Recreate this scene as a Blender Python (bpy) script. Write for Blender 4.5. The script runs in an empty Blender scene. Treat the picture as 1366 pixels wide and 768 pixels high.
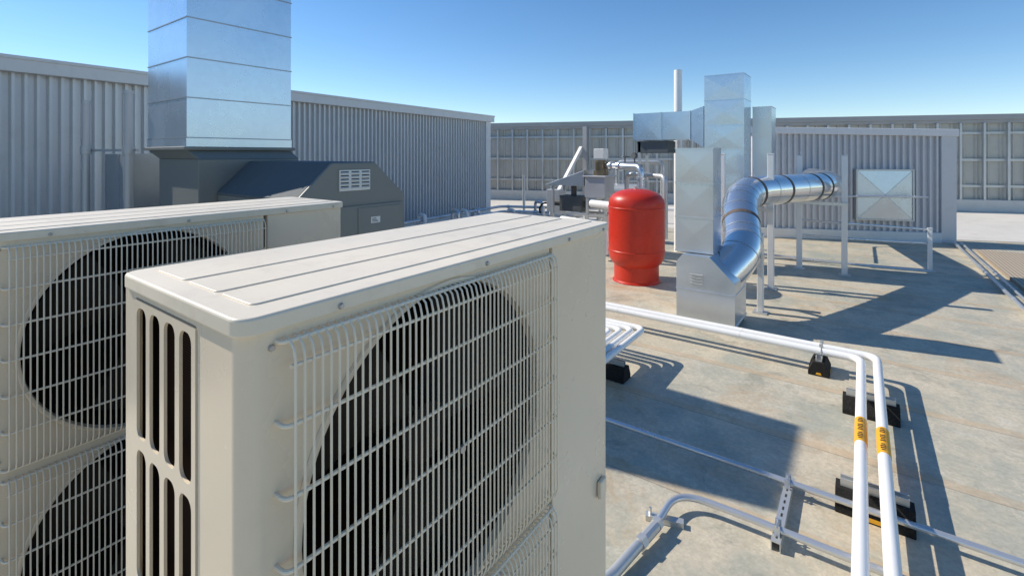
import bpy, bmesh, math, random
from mathutils import Vector, Matrix
random.seed(7)
S = bpy.context.scene
COL = S.collection
rad = math.radians

# ------------------------------------------------------------------ materials
def nt(name):
    m = bpy.data.materials.new(name); m.use_nodes = True
    n = m.node_tree; n.nodes.clear()
    o = n.nodes.new('ShaderNodeOutputMaterial'); b = n.nodes.new('ShaderNodeBsdfPrincipled')
    n.links.new(b.outputs[0], o.inputs[0])
    return m, n, b
def noise(n, scale, detail=4, rough=.6, vec=None, dist=0.0):
    t = n.nodes.new('ShaderNodeTexNoise'); t.inputs['Scale'].default_value = scale
    t.inputs['Detail'].default_value = detail; t.inputs['Roughness'].default_value = rough
    t.inputs['Distortion'].default_value = dist
    if vec is not None: n.links.new(vec, t.inputs['Vector'])
    return t.outputs['Fac']
def ramp(n, fac, stops):
    r = n.nodes.new('ShaderNodeValToRGB'); e = r.color_ramp.elements
    while len(e) < len(stops): e.new(.5)
    for i, (p, c) in enumerate(stops):
        e[i].position = p; e[i].color = (c[0], c[1], c[2], 1) if not isinstance(c, (int, float)) else (c, c, c, 1)
    n.links.new(fac, r.inputs[0]); return r.outputs[0]
def mixc(n, fac, a, b, mode='MIX'):
    x = n.nodes.new('ShaderNodeMix'); x.data_type = 'RGBA'; x.blend_type = mode
    for sock, val in ((x.inputs[0], fac), (x.inputs[6], a), (x.inputs[7], b)):
        if isinstance(val, (int, float)): sock.default_value = val
        elif isinstance(val, tuple): sock.default_value = (*val[:3], 1)
        else: n.links.new(val, sock)
    return x.outputs[2]
def math_(n, op, a, b=0.0):
    x = n.nodes.new('ShaderNodeMath'); x.operation = op
    for i, val in enumerate((a, b)):
        if isinstance(val, (int, float)): x.inputs[i].default_value = val
        else: n.links.new(val, x.inputs[i])
    return x.outputs[0]
def geo(n, out='Position'):
    return n.nodes.new('ShaderNodeNewGeometry').outputs[out]
def bump(n, b, h, strength=.2, dist=.01):
    x = n.nodes.new('ShaderNodeBump'); x.inputs['Strength'].default_value = strength
    x.inputs['Distance'].default_value = dist
    n.links.new(h, x.inputs['Height']); n.links.new(x.outputs[0], b.inputs['Normal'])

def paint(name, c, rough=.4, var=.12, scale=3, metal=0, dirt=(.25, .2, .15), dirtamt=.15, bs=.03, spec=.5):
    m, n, b = nt(name); p = geo(n)
    f = noise(n, scale, 6, .65, p)
    c0 = tuple(x*(1-var) for x in c); c1 = tuple(min(1, x*(1+var*.6)) for x in c)
    col = ramp(n, f, [(.3, c0), (.7, c1)])
    f2 = ramp(n, noise(n, scale*4.3, 8, .7, p), [(.52, 0.0), (.75, 1.0)])
    col = mixc(n, math_(n, 'MULTIPLY', f2, dirtamt), col, dirt)
    n.links.new(col, b.inputs['Base Color'])
    n.links.new(ramp(n, f, [(.2, max(.04, rough-.08)), (.8, min(1, rough+.1))]), b.inputs['Roughness'])
    b.inputs['Metallic'].default_value = metal
    b.inputs['Specular IOR Level'].default_value = spec
    bump(n, b, noise(n, 60, 3, .5, p), bs, .002)
    return m
def galv(name, c=(.72, .74, .76), rough=.3, var=.06, spangle=40, metal=.78, wave=.05, sp=.05):
    m, n, b = nt(name); p = geo(n)
    v = n.nodes.new('ShaderNodeTexVoronoi'); v.inputs['Scale'].default_value = spangle
    n.links.new(p, v.inputs['Vector'])
    sep = n.nodes.new('ShaderNodeSeparateColor'); n.links.new(v.outputs['Color'], sep.inputs[0])
    f = noise(n, 1.6, 5, .55, p)
    k = math_(n, 'ADD', math_(n, 'MULTIPLY', sep.outputs[0], sp), f)
    c0 = tuple(x*(1-var*1.4) for x in c); c1 = tuple(min(1, x*(1+var)) for x in c)
    n.links.new(ramp(n, k, [(.3, c0), (.75, c1)]), b.inputs['Base Color'])
    n.links.new(ramp(n, f, [(.3, max(.05, rough-.04)), (.75, rough+.08)]), b.inputs['Roughness'])
    b.inputs['Metallic'].default_value = metal
    if wave: bump(n, b, noise(n, 2.5, 2, .5, p), wave, .03)
    return m

M = {}
M['cab'] = paint('cabinet_paint', (.83, .70, .52), .26, .035, 2.0, 0, (.36, .28, .2), .10, .012)
M['lid'] = paint('lid_paint', (.84, .74, .58), .38, .05, 3.0, 0, (.36, .29, .21), .25)
M['wire'] = paint('guard_wire', (.88, .78, .61), .33, .05, 5)
M['black'] = paint('dark_brown_plastic', (.030, .024, .018), .6, .2, 6, 0, (.06, .05, .04), .1, .03, .2)
M['shade_liner'] = paint('interior_shade', (.020, .016, .012), .8, .2, 6, 0, (.03, .03, .02), .1, .03, .0)  # near-black colour stands in for the shade inside the cabinet
M['screw'] = galv('screw_zinc', (.5, .5, .5), .35)
M['galv'] = galv('galvanised_sheet', (.68, .71, .735), .29, metal=.85, wave=.03)
M['galv_b'] = galv('galvanised_bright', (.62, .71, .80), .27, .08, 22, .88, 0, .10)
M['seamstrip'] = galv('galvanised_seam', (.40, .44, .48), .4, .07, 22, .6, 0, .10)
M['chrome'] = galv('polished_galvanised', (.82, .82, .82), .19, .06, 30, .9, .08)
M['galv_d'] = galv('galvanised_dull', (.60, .61, .60), .42, .1, 40, .6)
M['post'] = galv('galvanised_post', (.80, .80, .79), .45, .06, 50, .35)
M['vpipe'] = galv('grey_vent_metal', (.50, .51, .52), .45, .06, 50, .4)
M['conduit'] = galv('conduit_metal', (.70, .71, .72), .28, .06, 60, .7)
M['seal'] = paint('duct_sealant', (.13, .10, .08), .7, .4, 25, 0, (.4, .38, .34), .6)
M['red'] = paint('red_enamel', (.60, .030, .010), .36, .12, 4, 0, (.2, .02, .01), .3)
M['white'] = paint('white_pipe_jacket', (.88, .87, .84), .38, .03, 6, 0, (.5, .45, .38), .12)
M['rubber'] = paint('black_rubber', (.022, .021, .020), .85, .3, 30, 0, (.2, .18, .15), .3, .4, .2)
M['yellow'] = paint('yellow_marking', (.85, .42, .02), .5, .05, 20)
M['hoodgrey'] = paint('equipment_grey_paint', (.205, .215, .20), .45, .06, 2, 0, (.3, .28, .24), .12)
M['dark_skytint'] = paint('dark_paint_sky_tint', (.115, .135, .145), .65, .08, 2, 0, (.3, .28, .24), .1, .03, .15)  # dark bluish tone stands for sky reflected on hood slope; damper shares it
M['vent'] = paint('vent_white', (.75, .75, .72), .4, .05, 5)
M['bwall'] = paint('blue_grey_cladding', (.66, .66, .655), .34, .05, 1.2, .2)
M['cap'] = paint('coping_light_grey', (.76, .75, .72), .4, .05, 1.5)
M['ewall'] = paint('pale_cladding', (.64, .64, .655), .40, .04, 1.2, .15)
M['ecap'] = paint('pale_coping', (.80, .78, .77), .4, .05, 1.5)
M['pwall'] = paint('grey_parapet_panel', (.53, .525, .48), .42, .12, 1.0, .2)
M['pcap'] = paint('grey_coping', (.38, .38, .38), .4, .08, 1.0, .2)
M['membrane'] = paint('cream_membrane', (.70, .665, .60), .6, .08, .8, 0, (.4, .35, .28), .45)
M['brass'] = paint('bronze_motor', (.25, .2, .13), .35, .2, 8, .6)
M['darkpart'] = paint('dark_machine_paint', (.09, .10, .10), .5, .2, 8)
M['labelw'] = paint('label_white', (.75, .75, .73), .5, .03, 8)
M['ink'] = paint('label_ink', (.03, .03, .03), .6, .1, 8)
M['far'] = paint('far_ground_soil', (.16, .15, .10), .9, .3, .02)

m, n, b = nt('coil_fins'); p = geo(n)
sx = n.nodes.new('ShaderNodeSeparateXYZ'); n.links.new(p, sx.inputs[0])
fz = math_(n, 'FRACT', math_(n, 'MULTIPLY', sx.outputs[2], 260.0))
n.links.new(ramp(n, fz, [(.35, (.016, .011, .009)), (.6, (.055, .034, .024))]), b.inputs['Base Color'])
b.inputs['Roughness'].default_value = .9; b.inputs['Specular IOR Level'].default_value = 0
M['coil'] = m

# roof deck coating
m, n, b = nt('roof_coating'); p = geo(n)
sx = n.nodes.new('ShaderNodeSeparateXYZ'); n.links.new(p, sx.inputs[0])
big = noise(n, .6, 8, .64, p, .2); mid = noise(n, 1.9, 10, .70, p, .25); fine = noise(n, 38, 6, .75, p)
col = ramp(n, big, [(.32, (.385, .40, .335)), (.44, (.515, .485, .385)), (.56, (.64, .56, .42)), (.70, (.51, .495, .40))])
col = mixc(n, ramp(n, mid, [(.49, 0.0), (.60, .6)]), col, (.36, .385, .335))
ring = ramp(n, mid, [(.43, 0.0), (.455, .5), (.475, 0.0)])
col = mixc(n, ring, col, (.72, .64, .50))
rust = ramp(n, noise(n, 1.1, 10, .76, p, .4), [(.53, 0.0), (.66, .62)])
col = mixc(n, rust, col, (.50, .325, .165))
dk = ramp(n, noise(n, 2.4, 10, .76, p, .4), [(.55, 0.0), (.62, .40), (.8, .6)])
col = mixc(n, dk, col, (.21, .21, .17))
pale = ramp(n, noise(n, 3.3, 9, .72, p, .5), [(.56, 0.0), (.66, .45)])
col = mixc(n, pale, col, (.71, .68, .58))
col = mixc(n, ramp(n, fine, [(.35, .32), (.6, 0.0)]), col, (.18, .165, .12))
wob = math_(n, 'MULTIPLY', math_(n, 'SUBTRACT', noise(n, 1.2, 3, .6, p), .5), .02)
def seam(axis, off, period, w, phase=0):
    c = math_(n, 'ADD', sx.outputs[axis], wob)
    c = math_(n, 'FRACT', math_(n, 'DIVIDE', math_(n, 'ADD', c, -off+100*period), period))
    d = math_(n, 'ABSOLUTE', math_(n, 'SUBTRACT', c, .5))
    return math_(n, 'GREATER_THAN', d, .5-w/period)
s1 = seam(1, 3.30, .84, .004)
s1w = seam(1, 3.34, .84, .04)
col = mixc(n, math_(n, 'MULTIPLY', s1w, math_(n, 'MULTIPLY', mid, .7)), col, (.54, .36, .19))
col = mixc(n, math_(n, 'MULTIPLY', s1, .5), col, (.19, .15, .11))
n.links.new(col, b.inputs['Base Color'])
n.links.new(ramp(n, mid, [(.3, .42), (.7, .75)]), b.inputs['Roughness'])
h = math_(n, 'ADD', math_(n, 'MULTIPLY', fine, .4), math_(n, 'SUBTRACT', mid, math_(n, 'MULTIPLY', s1, 1.0)))
bump(n, b, h, .35, .006)
M['deck'] = m

m, n, b = nt('walkway_grating'); p = geo(n)
sx = n.nodes.new('ShaderNodeSeparateXYZ'); n.links.new(p, sx.inputs[0])
gx = math_(n, 'GREATER_THAN', math_(n, 'FRACT', math_(n, 'MULTIPLY', sx.outputs[0], 22)), .4)
gy = math_(n, 'GREATER_THAN', math_(n, 'FRACT', math_(n, 'MULTIPLY', sx.outputs[1], 22)), .4)
hole = math_(n, 'MULTIPLY', gx, gy)
n.links.new(mixc(n, hole, (.52, .44, .33), (.20, .15, .11)), b.inputs['Base Color'])
b.inputs['Roughness'].default_value = .7
M['grating'] = m

# ------------------------------------------------------------------ mesh builder
ORI = {}
class MB:
    def __init__(s): s.v = []; s.f = []; s.m = []
    def add(s, vs, fs, mi=0):
        k = len(s.v); s.v += [Vector(x) for x in vs]
        for f in fs: s.f.append([i+k for i in f]); s.m.append(mi)
        return s
    def box(s, x0, x1, y0, y1, z0, z1, mi=0):
        return s.add([(x0,y0,z0),(x1,y0,z0),(x1,y1,z0),(x0,y1,z0),(x0,y0,z1),(x1,y0,z1),(x1,y1,z1),(x0,y1,z1)],
            [(3,2,1,0),(4,5,6,7),(0,1,5,4),(1,2,6,5),(2,3,7,6),(3,0,4,7)], mi)
    def obox(s, c, size, rz=0, ry=0, rx=0, mi=0):
        R = Matrix.Rotation(rz, 4, 'Z') @ Matrix.Rotation(ry, 4, 'Y') @ Matrix.Rotation(rx, 4, 'X')
        a, b_, d = [q/2 for q in size]
        vs = [Vector(c)+R @ Vector(q) for q in [(-a,-b_,-d),(a,-b_,-d),(a,b_,-d),(-a,b_,-d),(-a,-b_,d),(a,-b_,d),(a,b_,d),(-a,b_,d)]]
        return s.add(vs, [(3,2,1,0),(4,5,6,7),(0,1,5,4),(1,2,6,5),(2,3,7,6),(3,0,4,7)], mi)
    def bar(s, p0, p1, w, h, mi=0):
        p0 = Vector(p0); p1 = Vector(p1); t = (p1-p0).normalized()
        up = Vector((0,0,1)) if abs(t.z) < .95 else Vector((0,1,0))
        sd = t.cross(up).normalized(); up = sd.cross(t)
        vs = [q+sd*a*w/2+up*c*h/2 for q in (p0, p1) for a, c in ((-1,-1),(1,-1),(1,1),(-1,1))]
        return s.add(vs, [(0,1,2,3),(7,6,5,4),(0,4,5,1),(1,5,6,2),(2,6,7,3),(3,7,4,0)], mi)
    def tube(s, pts, r, n=12, mi=0, caps=True):
        pts = [Vector(q) for q in pts]; N = len(pts)
        rr = r if isinstance(r, (list, tuple)) else [r]*N
        vs = []; nrm = None
        for i, q in enumerate(pts):
            if i == 0: t = pts[1]-pts[0]
            elif i == N-1: t = pts[-1]-pts[-2]
            else: t = (pts[i+1]-q).normalized()+(q-pts[i-1]).normalized()
            t.normalize()
            if nrm is None:
                a = Vector((0,0,1)) if abs(t.z) < .9 else Vector((1,0,0))
                nrm = t.cross(a).normalized()
            else:
                nrm = (nrm-t*nrm.dot(t)).normalized()
            bn = t.cross(nrm)
            for k in range(n):
                A = 2*math.pi*k/n
                vs.append(q+(nrm*math.cos(A)+bn*math.sin(A))*rr[i])
        fs = []
        for i in range(N-1):
            for k in range(n):
                k2 = (k+1) % n
                fs.append((i*n+k, i*n+k2, (i+1)*n+k2, (i+1)*n+k))
        if caps:
            fs.append(tuple(range(n-1, -1, -1))); fs.append(tuple(range((N-1)*n, N*n)))
        return s.add(vs, fs, mi)
    def lathe(s, c, prof, n=40, axis='Z', mi=0):
        vs = []; c = Vector(c)
        for r, h_ in prof:
            for k in range(n):
                A = 2*math.pi*k/n; a, b_ = r*math.cos(A), r*math.sin(A)
                vs.append(c+(Vector((a, b_, h_)) if axis == 'Z' else Vector((h_, a, b_))))
        fs = []
        for i in range(len(prof)-1):
            for k in range(n):
                k2 = (k+1) % n; fs.append((i*n+k, i*n+k2, (i+1)*n+k2, (i+1)*n+k))
        return s.add(vs, fs, mi)
    def ringfill(s, outer, inner, fn, thick=None, mi=0):
        k = len(outer)
        s.add([fn(a, b_, 0) for a, b_ in outer]+[fn(a, b_, 0) for a, b_ in inner],
              [(i, (i+1) % k, (i+1) % k+k, i+k) for i in range(k)], mi)
        if thick:
            s.add([fn(a, b_, 0) for a, b_ in inner]+[fn(a, b_, thick) for a, b_ in inner],
              [(i, (i+1) % k, (i+1) % k+k, i+k) for i in range(k)], mi)
        return s
    def holecell(s, x0, x1, y0, y1, cx, cy, r, fn, thick=None, n=64):
        angs = [2*math.pi*i/n for i in range(n)]+[math.atan2(y-cy, x-cx) % (2*math.pi) for x in (x0, x1) for y in (y0, y1)]
        angs = sorted(set(round(a, 6) for a in angs)); out = []; inn = []
        for A in angs:
            c, d = math.cos(A), math.sin(A); t = 1e9
            if c > 1e-9: t = min(t, (x1-cx)/c)
            if c < -1e-9: t = min(t, (x0-cx)/c)
            if d > 1e-9: t = min(t, (y1-cy)/d)
            if d < -1e-9: t = min(t, (y0-cy)/d)
            out.append((cx+c*t, cy+d*t)); inn.append((cx+c*r, cy+d*r))
        return s.ringfill(out, inn, fn, thick)
    def prism(s, prof, fn, d0, d1, mi=0):
        k = len(prof)
        return s.add([fn(a, b_, d0) for a, b_ in prof]+[fn(a, b_, d1) for a, b_ in prof],
            [tuple(range(k-1, -1, -1)), tuple(range(k, 2*k))]+[(i, (i+1) % k, (i+1) % k+k, i+k) for i in range(k)], mi)
    def split(s):
        par = list(range(len(s.v)))
        def fd(i):
            while par[i] != i: par[i] = par[par[i]]; i = par[i]
            return i
        for f in s.f:
            for i in f[1:]: par[fd(i)] = fd(f[0])
        g = {}
        for f, mi in zip(s.f, s.m): g.setdefault(fd(f[0]), []).append((f, mi))
        out = []
        for fs in g.values():
            q = MB(); mp = {}
            for f, mi in fs:
                for i in f:
                    if i not in mp: mp[i] = len(q.v); q.v.append(s.v[i])
                q.f.append([mp[i] for i in f]); q.m.append(mi)
            out.append(q)
        return out
    def objs(s, *a, **k): return [q.obj(*a, **k) for q in s.split()]
    def obj(s, name, mats, parent=None, bevel=0, smooth=False, label=None, seg=2, recalc=True):
        o0 = ORI[parent.name] if parent else Vector((0, 0, 0))
        if parent is None and s.v:
            xs = [q.x for q in s.v]; ys = [q.y for q in s.v]; zs = [q.z for q in s.v]
            o0 = Vector(((min(xs)+max(xs))/2, (min(ys)+max(ys))/2, min(zs)))
        me = bpy.data.meshes.new(name)
        me.from_pydata([tuple(q-o0) for q in s.v], [], s.f); me.update()
        if not isinstance(mats, (list, tuple)): mats = [mats]
        for x in mats: me.materials.append(M[x])
        for pl, mi in zip(me.polygons, s.m): pl.material_index = mi
        bm = bmesh.new(); bm.from_mesh(me)
        bmesh.ops.remove_doubles(bm, verts=bm.verts, dist=1e-5)
        if recalc: bmesh.ops.recalc_face_normals(bm, faces=bm.faces)
        if smooth:
            for f in bm.faces: f.smooth = True
            for e in bm.edges:
                if len(e.link_faces) == 2 and e.calc_face_angle(0) > rad(38): e.smooth = False
        bm.to_mesh(me); bm.free()
        o = bpy.data.objects.new(name, me); COL.objects.link(o)
        if parent:
            o.parent = parent; ORI[o.name] = o0
        else:
            o.location = o0; ORI[o.name] = o0
        if bevel:
            md = o.modifiers.new('bevel', 'BEVEL'); md.width = bevel; md.segments = seg
            md.limit_method = 'ANGLE'; md.angle_limit = rad(40)
        if label: o['label'] = label
        return o
def tag(o, label, cat, group=None):
    o['label'] = label; o['category'] = cat
    if group: o['group'] = group
    return o
def thing(name, loc, label, cat, group=None):
    e = bpy.data.objects.new(name, None); e.empty_display_size = .1
    e.location = loc; COL.objects.link(e); ORI[e.name] = Vector(loc)
    return tag(e, label, cat, group)
def copy_thing(root, loc, rz=0, label=None):
    nr = root.copy(); nr.location = loc; nr.rotation_euler = (0, 0, rz); COL.objects.link(nr)
    ORI[nr.name] = Vector(loc)
    if label: nr['label'] = label
    def rec(a, b_):
        for c in list(a.children):
            if c == nr: continue
            d = c.copy(); d.parent = b_; COL.objects.link(d); rec(c, d)
    rec(root, nr); return nr
def fillet(pts, r, k=6):
    pts = [Vector(q) for q in pts]; out = [pts[0]]
    for i in range(1, len(pts)-1):
        a, q, c = pts[i-1], pts[i], pts[i+1]
        ra = min(r, (a-q).length*.49); rc = min(r, (c-q).length*.49)
        p0 = q+(a-q).normalized()*ra; p1 = q+(c-q).normalized()*rc
        for j in range(k+1):
            t = j/k; out.append(p0*(1-t)**2+q*2*t*(1-t)+p1*t*t)
    out.append(pts[-1]); return out
def rrect(x0, x1, y0, y1, r, k=5):
    out = []
    for cx, cy, a0 in ((x1-r, y1-r, 0), (x0+r, y1-r, 90), (x0+r, y0+r, 180), (x1-r, y0+r, 270)):
        for j in range(k+1):
            A = rad(a0+90*j/k); out.append((cx+r*math.cos(A), cy+r*math.sin(A)))
    return out
def structure(o): o['kind'] = 'structure'; return o

# ------------------------------------------------------------------ setting
H = 1.7
g = MB().add([(-3000,-3000,-9),(3000,-3000,-9),(3000,3000,-9),(-3000,3000,-9)], [(0,1,2,3)])
structure(g.obj('ground', 'far'))
g = MB().box(-22, 16, -14, 26, -.4, 0)
structure(g.obj('roof_deck', 'deck'))
def wl(x): return 12.95+.36*(x-1.4)
g = MB().add([(-18, wl(-18), .004), (14, wl(14), .004), (14, 25.5, .004), (-18, 25.5, .004)], [(0,1,2,3)])
structure(g.obj('roof_membrane', 'membrane'))

def frame2d(A, B):
    A = Vector((*A, 0)); B = Vector((*B, 0)); t = (B-A).normalized(); nn = Vector((t.y, -t.x, 0))
    return A, B, t, nn, (B-A).length
def corrugated(mb, A, B, z0, z1a, z1b, pitch, depth, off=0, mi=0, duty=.5):
    A, B, t, nn, L = frame2d(A, B); k = int(L/pitch); pitch = L/k; pts = []
    for i in range(k):
        s0 = i*pitch
        for f, d in ((0, 0), (.5-duty/2, 0), (.5-duty/2+.12, 1), (.5+duty/2-.12, 1), (.5+duty/2, 0)):
            pts.append((s0+f*pitch, d*depth))
    pts.append((L, 0))
    vs = []
    for s_, d in pts:
        q = A+t*s_+nn*(d+off); zt = z1a+(z1b-z1a)*s_/L
        vs += [(q.x, q.y, z0), (q.x, q.y, zt)]
    mb.add(vs, [(2*i, 2*i+2, 2*i+3, 2*i+1) for i in range(len(pts)-1)], mi)
def wallbar(mb, A, B, s0, s1, o0, o1, z0a, z1a, z0b=None, z1b=None, mi=0):
    A, B, t, nn, L = frame2d(A, B)
    if z0b is None: z0b, z1b = z0a, z1a
    vs = []
    for s_, za, zb in ((s0, z0a, z1a), (s1, z0b, z1b)):
        for o_, z in ((o0, za), (o1, za), (o1, zb), (o0, zb)):
            q = A+t*s_+nn*o_; vs.append((q.x, q.y, z))
    mb.add(vs, [(3,2,1,0),(4,5,6,7),(0,1,5,4),(1,2,6,5),(2,3,7,6),(3,0,4,7)], mi)

# cladded penthouse
PA = (-7.68+.094*5, 1.01-5.0); PB = (-8.59, 10.69)
A_, B_, t_, nn_, L_ = frame2d(PA, PB)
zt = 2.78
pent = thing('penthouse_building', (PA[0], PA[1], 0), 'blue-grey ribbed metal penthouse with pale coping', 'building')
mb = MB(); corrugated(mb, PA, PB, 0, zt-.15, zt-.15, .105, .055)
mb.obj('cladding', 'bwall', pent, recalc=False)
mb = MB(); wallbar(mb, PA, PB, 0, L_-.002, -6, -.01, 0, zt-.12)
mb.obj('wall', 'bwall', pent)
mb = MB(); wallbar(mb, PA, PB, -.1, L_+.14, -6.1, .14, zt-.17, zt)
wallbar(mb, PA, PB, -.1, L_+.15, -.1, .155, zt-.03, zt+.012)
mb.obj('coping', 'cap', pent, bevel=.008)
mb = MB(); wallbar(mb, PA, PB, L_-.2, L_+.03, .0, .085, 0, zt-.172)
mb.obj('corner_trim', 'cap', pent, bevel=.006)
mb = MB(); wallbar(mb, PA, PB, 0, L_-.21, .062, .1, 0, .22)
mb.obj('base_flashing', 'cap', pent, bevel=.006)

# far parapet
P1 = (-11.7-9.39, 14.6-3.44); P2 = (3.86+7.5, 20.3+2.75)
_, _, tp, np_, Lp = frame2d(P1, P2)
pz = 2.89
par = thing('parapet_wall', (P1[0], P1[1], 0), 'grey parapet wall backed with steel studs and grey coping', 'wall')
mb = MB(); corrugated(mb, P1, P2, 0, pz-.2, pz-.2, .30, .045, duty=.35)
mb.obj('panel', 'pwall', par, recalc=False)
mb = MB(); wallbar(mb, P1, P2, 0, Lp, -.25, -.02, -9, pz-.25)
mb.obj('outer_wall', 'pwall', par)
mb = MB(); wallbar(mb, P1, P2, -.1, Lp+.1, -.35, .16, pz-.16, pz)
wallbar(mb, P1, P2, -.1, Lp+.1, .05, .12, pz-.26, pz-.158)
mb.obj('coping', 'pcap', par, bevel=.01)
for zz in (.72, 1.50, 2.3):
    mb = MB(); wallbar(mb, P1, P2, 0, Lp, .05, .10, zz, zz+.07); mb.obj('girt', 'galv_d', par)
mb = MB(); wallbar(mb, P1, P2, 0, Lp, .05, .2, 0, .36); mb.obj('base_flashing', 'membrane', par, bevel=.02)
mb = MB(); wallbar(mb, P1, P2, -.03, .03, .101, .20, .36, pz-.262)
stud0 = mb.obj('stud', 'galv_d', par)
sp_ = .58; ns = int(Lp/sp_)
for i in range(1, ns):
    o = stud0.copy(); o.parent = par; o.location = (tp.x*i*sp_, tp.y*i*sp_, 0); COL.objects.link(o)

# pale cladded enclosure
EL = (-1.9, 11.05); ER = (1.41, 12.5)
_, _, te, ne, Le = frame2d(EL, ER)
enc = thing('enclosure_wall', (EL[0], EL[1], 0), 'pale silver ribbed metal screen wall with flat coping', 'wall')
mb = MB(); corrugated(mb, EL, ER, .2, 2.2, 2.1, .112, .06)
mb.obj('cladding', 'ewall', enc, recalc=False)
mb = MB(); wallbar(mb, EL, ER, 0, Le, -.3, -.01, 0, 2.2, 0, 2.1); mb.obj('wall', 'ewall', enc)
mb = MB(); wallbar(mb, EL, ER, -.05, Le+.06, -.36, .09, 2.14, 2.27, 2.04, 2.18); mb.obj('coping', 'ecap', enc, bevel=.01)
mb = MB(); wallbar(mb, EL, ER, Le-.22, Le+.03, -.3, .07, 0, 2.143, 0, 2.03); mb.obj('corner_trim', 'ewall', enc, bevel=.008)
mb = MB(); wallbar(mb, EL, ER, 0, Le-.23, .0, .11, 0, .2); mb.obj('curb', 'cap', enc, bevel=.01)

mb = MB().box(1.62, 4.2, 5.2, 11.6, .0, .045)
structure(mb.obj('walkway', 'grating'))

# ------------------------------------------------------------------ condensing units
def build_unit(loc, label):
    root = thing('condensing_unit', loc, label, 'air conditioner', 'outdoor condensing units')
    L = Vector(loc)
    W = .945; D = .37; zb = .2; zt = 1.497; hr = .264; fy = .330; fz = (1.225, .683)
    cr = .024; PW = .642
    def P(x, y, z): return (L.x+x, L.y+y, L.z+z)
    mb = MB()
    fn = lambda a, b_, d: P(-d, a, b_)
    mb.holecell(cr, PW, .954, zt, fy, fz[0], hr+.004, fn, .012)
    mb.holecell(cr, PW, .412, .954, fy, fz[1], hr+.004, fn, .012)
    mb.add([P(0, cr, zb), P(0, PW, zb), P(0, PW, .412), P(0, cr, .412)], [(0,1,2,3)])
    mb.add([P(0, PW, zb), P(-.02, PW, zb), P(-.02, PW, zt), P(0, PW, zt)], [(0,1,2,3)])
    arc = [(-cr+cr*math.cos(rad(a)), cr-cr*math.sin(rad(a))) for a in [90*i/14 for i in range(15)]]
    mb.add([P(x, y, z) for x, y in arc for z in (zb, zt)], [(2*i, 2*i+1, 2*i+3, 2*i+2) for i in range(len(arc)-1)])
    fs = lambda a, b_, d: P(a, d, b_)
    mb.ringfill(rrect(-D, -cr, zb, zt, 1e-4), rrect(-.328, -.112, .262, 1.488, .008), fs, .006)
    mb.box(L.x-D, L.x-.02, L.y+.002, L.y+W-.01, zb-.02, zb)
    mb.obj('cabinet', 'cab', root, smooth=False)
    mb = MB(); f2 = lambda a, b_, d: P(a, -.002+d, b_)
    gx0, gx1, gz0, gz1 = -.326, -.114, .264, 1.486
    xs = [gx0]+[-.2725, -.221, -.1695]+[gx1]; cxs = (-.298, -.247, -.195, -.144)
    z = 1.476
    rows = []
    while z-.190 > .27: rows.append((z-.190, z)); z -= .207
    for i, (a, b_) in enumerate(rows):
        top = gz1 if i == 0 else (rows[i-1][0]+b_)/2
        bot = gz0 if i == len(rows)-1 else (a+rows[i+1][1])/2
        for j, cx in enumerate(cxs):
            mb.ringfill(rrect(xs[j], xs[j+1], bot, top, 1e-4), rrect(cx-.0185, cx+.0185, a, b_, .014), f2, .004)
    mb.add([f2(gx0, gz0, 0), f2(gx1, gz0, 0), f2(gx1, gz1, 0), f2(gx0, gz1, 0), f2(gx0, gz0, .01), f2(gx1, gz0, .01), f2(gx1, gz1, .01), f2(gx0, gz1, .01)],
           [(0,1,5,4),(1,2,6,5),(2,3,7,6),(3,0,4,7)])
    mb.obj('side_grille', 'cab', root, smooth=False)
    mb = MB(); prof = [(0, .655), (0, W-.022)]+[(-.022+.022*math.cos(rad(a)), W-.022+.022*math.sin(rad(a))) for a in range(15, 91, 15)]+[(-D, W), (-D, W-.01), (-.03, W-.012), (-.03, .655)]
    mb.prism(prof, lambda a, b_, d: P(a, b_, d), zb, zt)
    sp = mb.obj('service_panel', 'cab', root, smooth=True, bevel=.002)
    mb = MB().box(L.x+.0005, L.x+.012, L.y+W-.072, L.y+W-.035, .82, .865)
    mb.obj('handle', 'cab', sp, bevel=.005, seg=3)
    mb = MB(); lp = rrect(-D-.004, .006, -.006, W+.006, .024, 6)
    mb.prism(lp, lambda a, b_, d: P(a, b_, d), zt, zt+.022)
    lid = mb.obj('lid', 'lid', root, smooth=True, bevel=.0035, seg=3)
    for a, b_ in ((-.340, -.235), (-.226, -.133), (-.124, -.04)):
        mb = MB(); mb.prism(rrect(a, b_, .030, W-.012, .010), lambda x, y, d: P(x, y, d), zt+.021, zt+.0238)
        mb.obj('lid_rib', 'lid', lid, smooth=True, bevel=.0016, seg=2)
    mb = MB()
    mb.add([P(-D+.012, .04, zb+.01), P(-D+.012, .64, zb+.01), P(-D+.012, .64, zt-.01), P(-D+.012, .04, zt-.01)], [(0,1,2,3)])
    mb.add([P(-D+.012, .04, zb+.01), P(-.05, .04, zb+.01), P(-.05, .04, zt-.01), P(-D+.012, .04, zt-.01)], [(0,1,2,3)])
    mb.obj('coil', 'coil', root)
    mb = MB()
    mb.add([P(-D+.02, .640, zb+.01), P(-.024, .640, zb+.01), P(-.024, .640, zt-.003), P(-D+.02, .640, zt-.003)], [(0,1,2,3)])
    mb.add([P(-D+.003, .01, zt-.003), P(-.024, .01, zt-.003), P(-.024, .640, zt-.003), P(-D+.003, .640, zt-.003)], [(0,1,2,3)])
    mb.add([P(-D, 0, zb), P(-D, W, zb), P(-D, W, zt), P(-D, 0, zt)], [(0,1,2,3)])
    mb.add([P(-.021, .641, zb), P(-.021, .656, zb), P(-.021, .656, zt), P(-.021, .641, zt)], [(0,1,2,3)])  # dark strip painted as the shadow line in the panel gap
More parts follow.
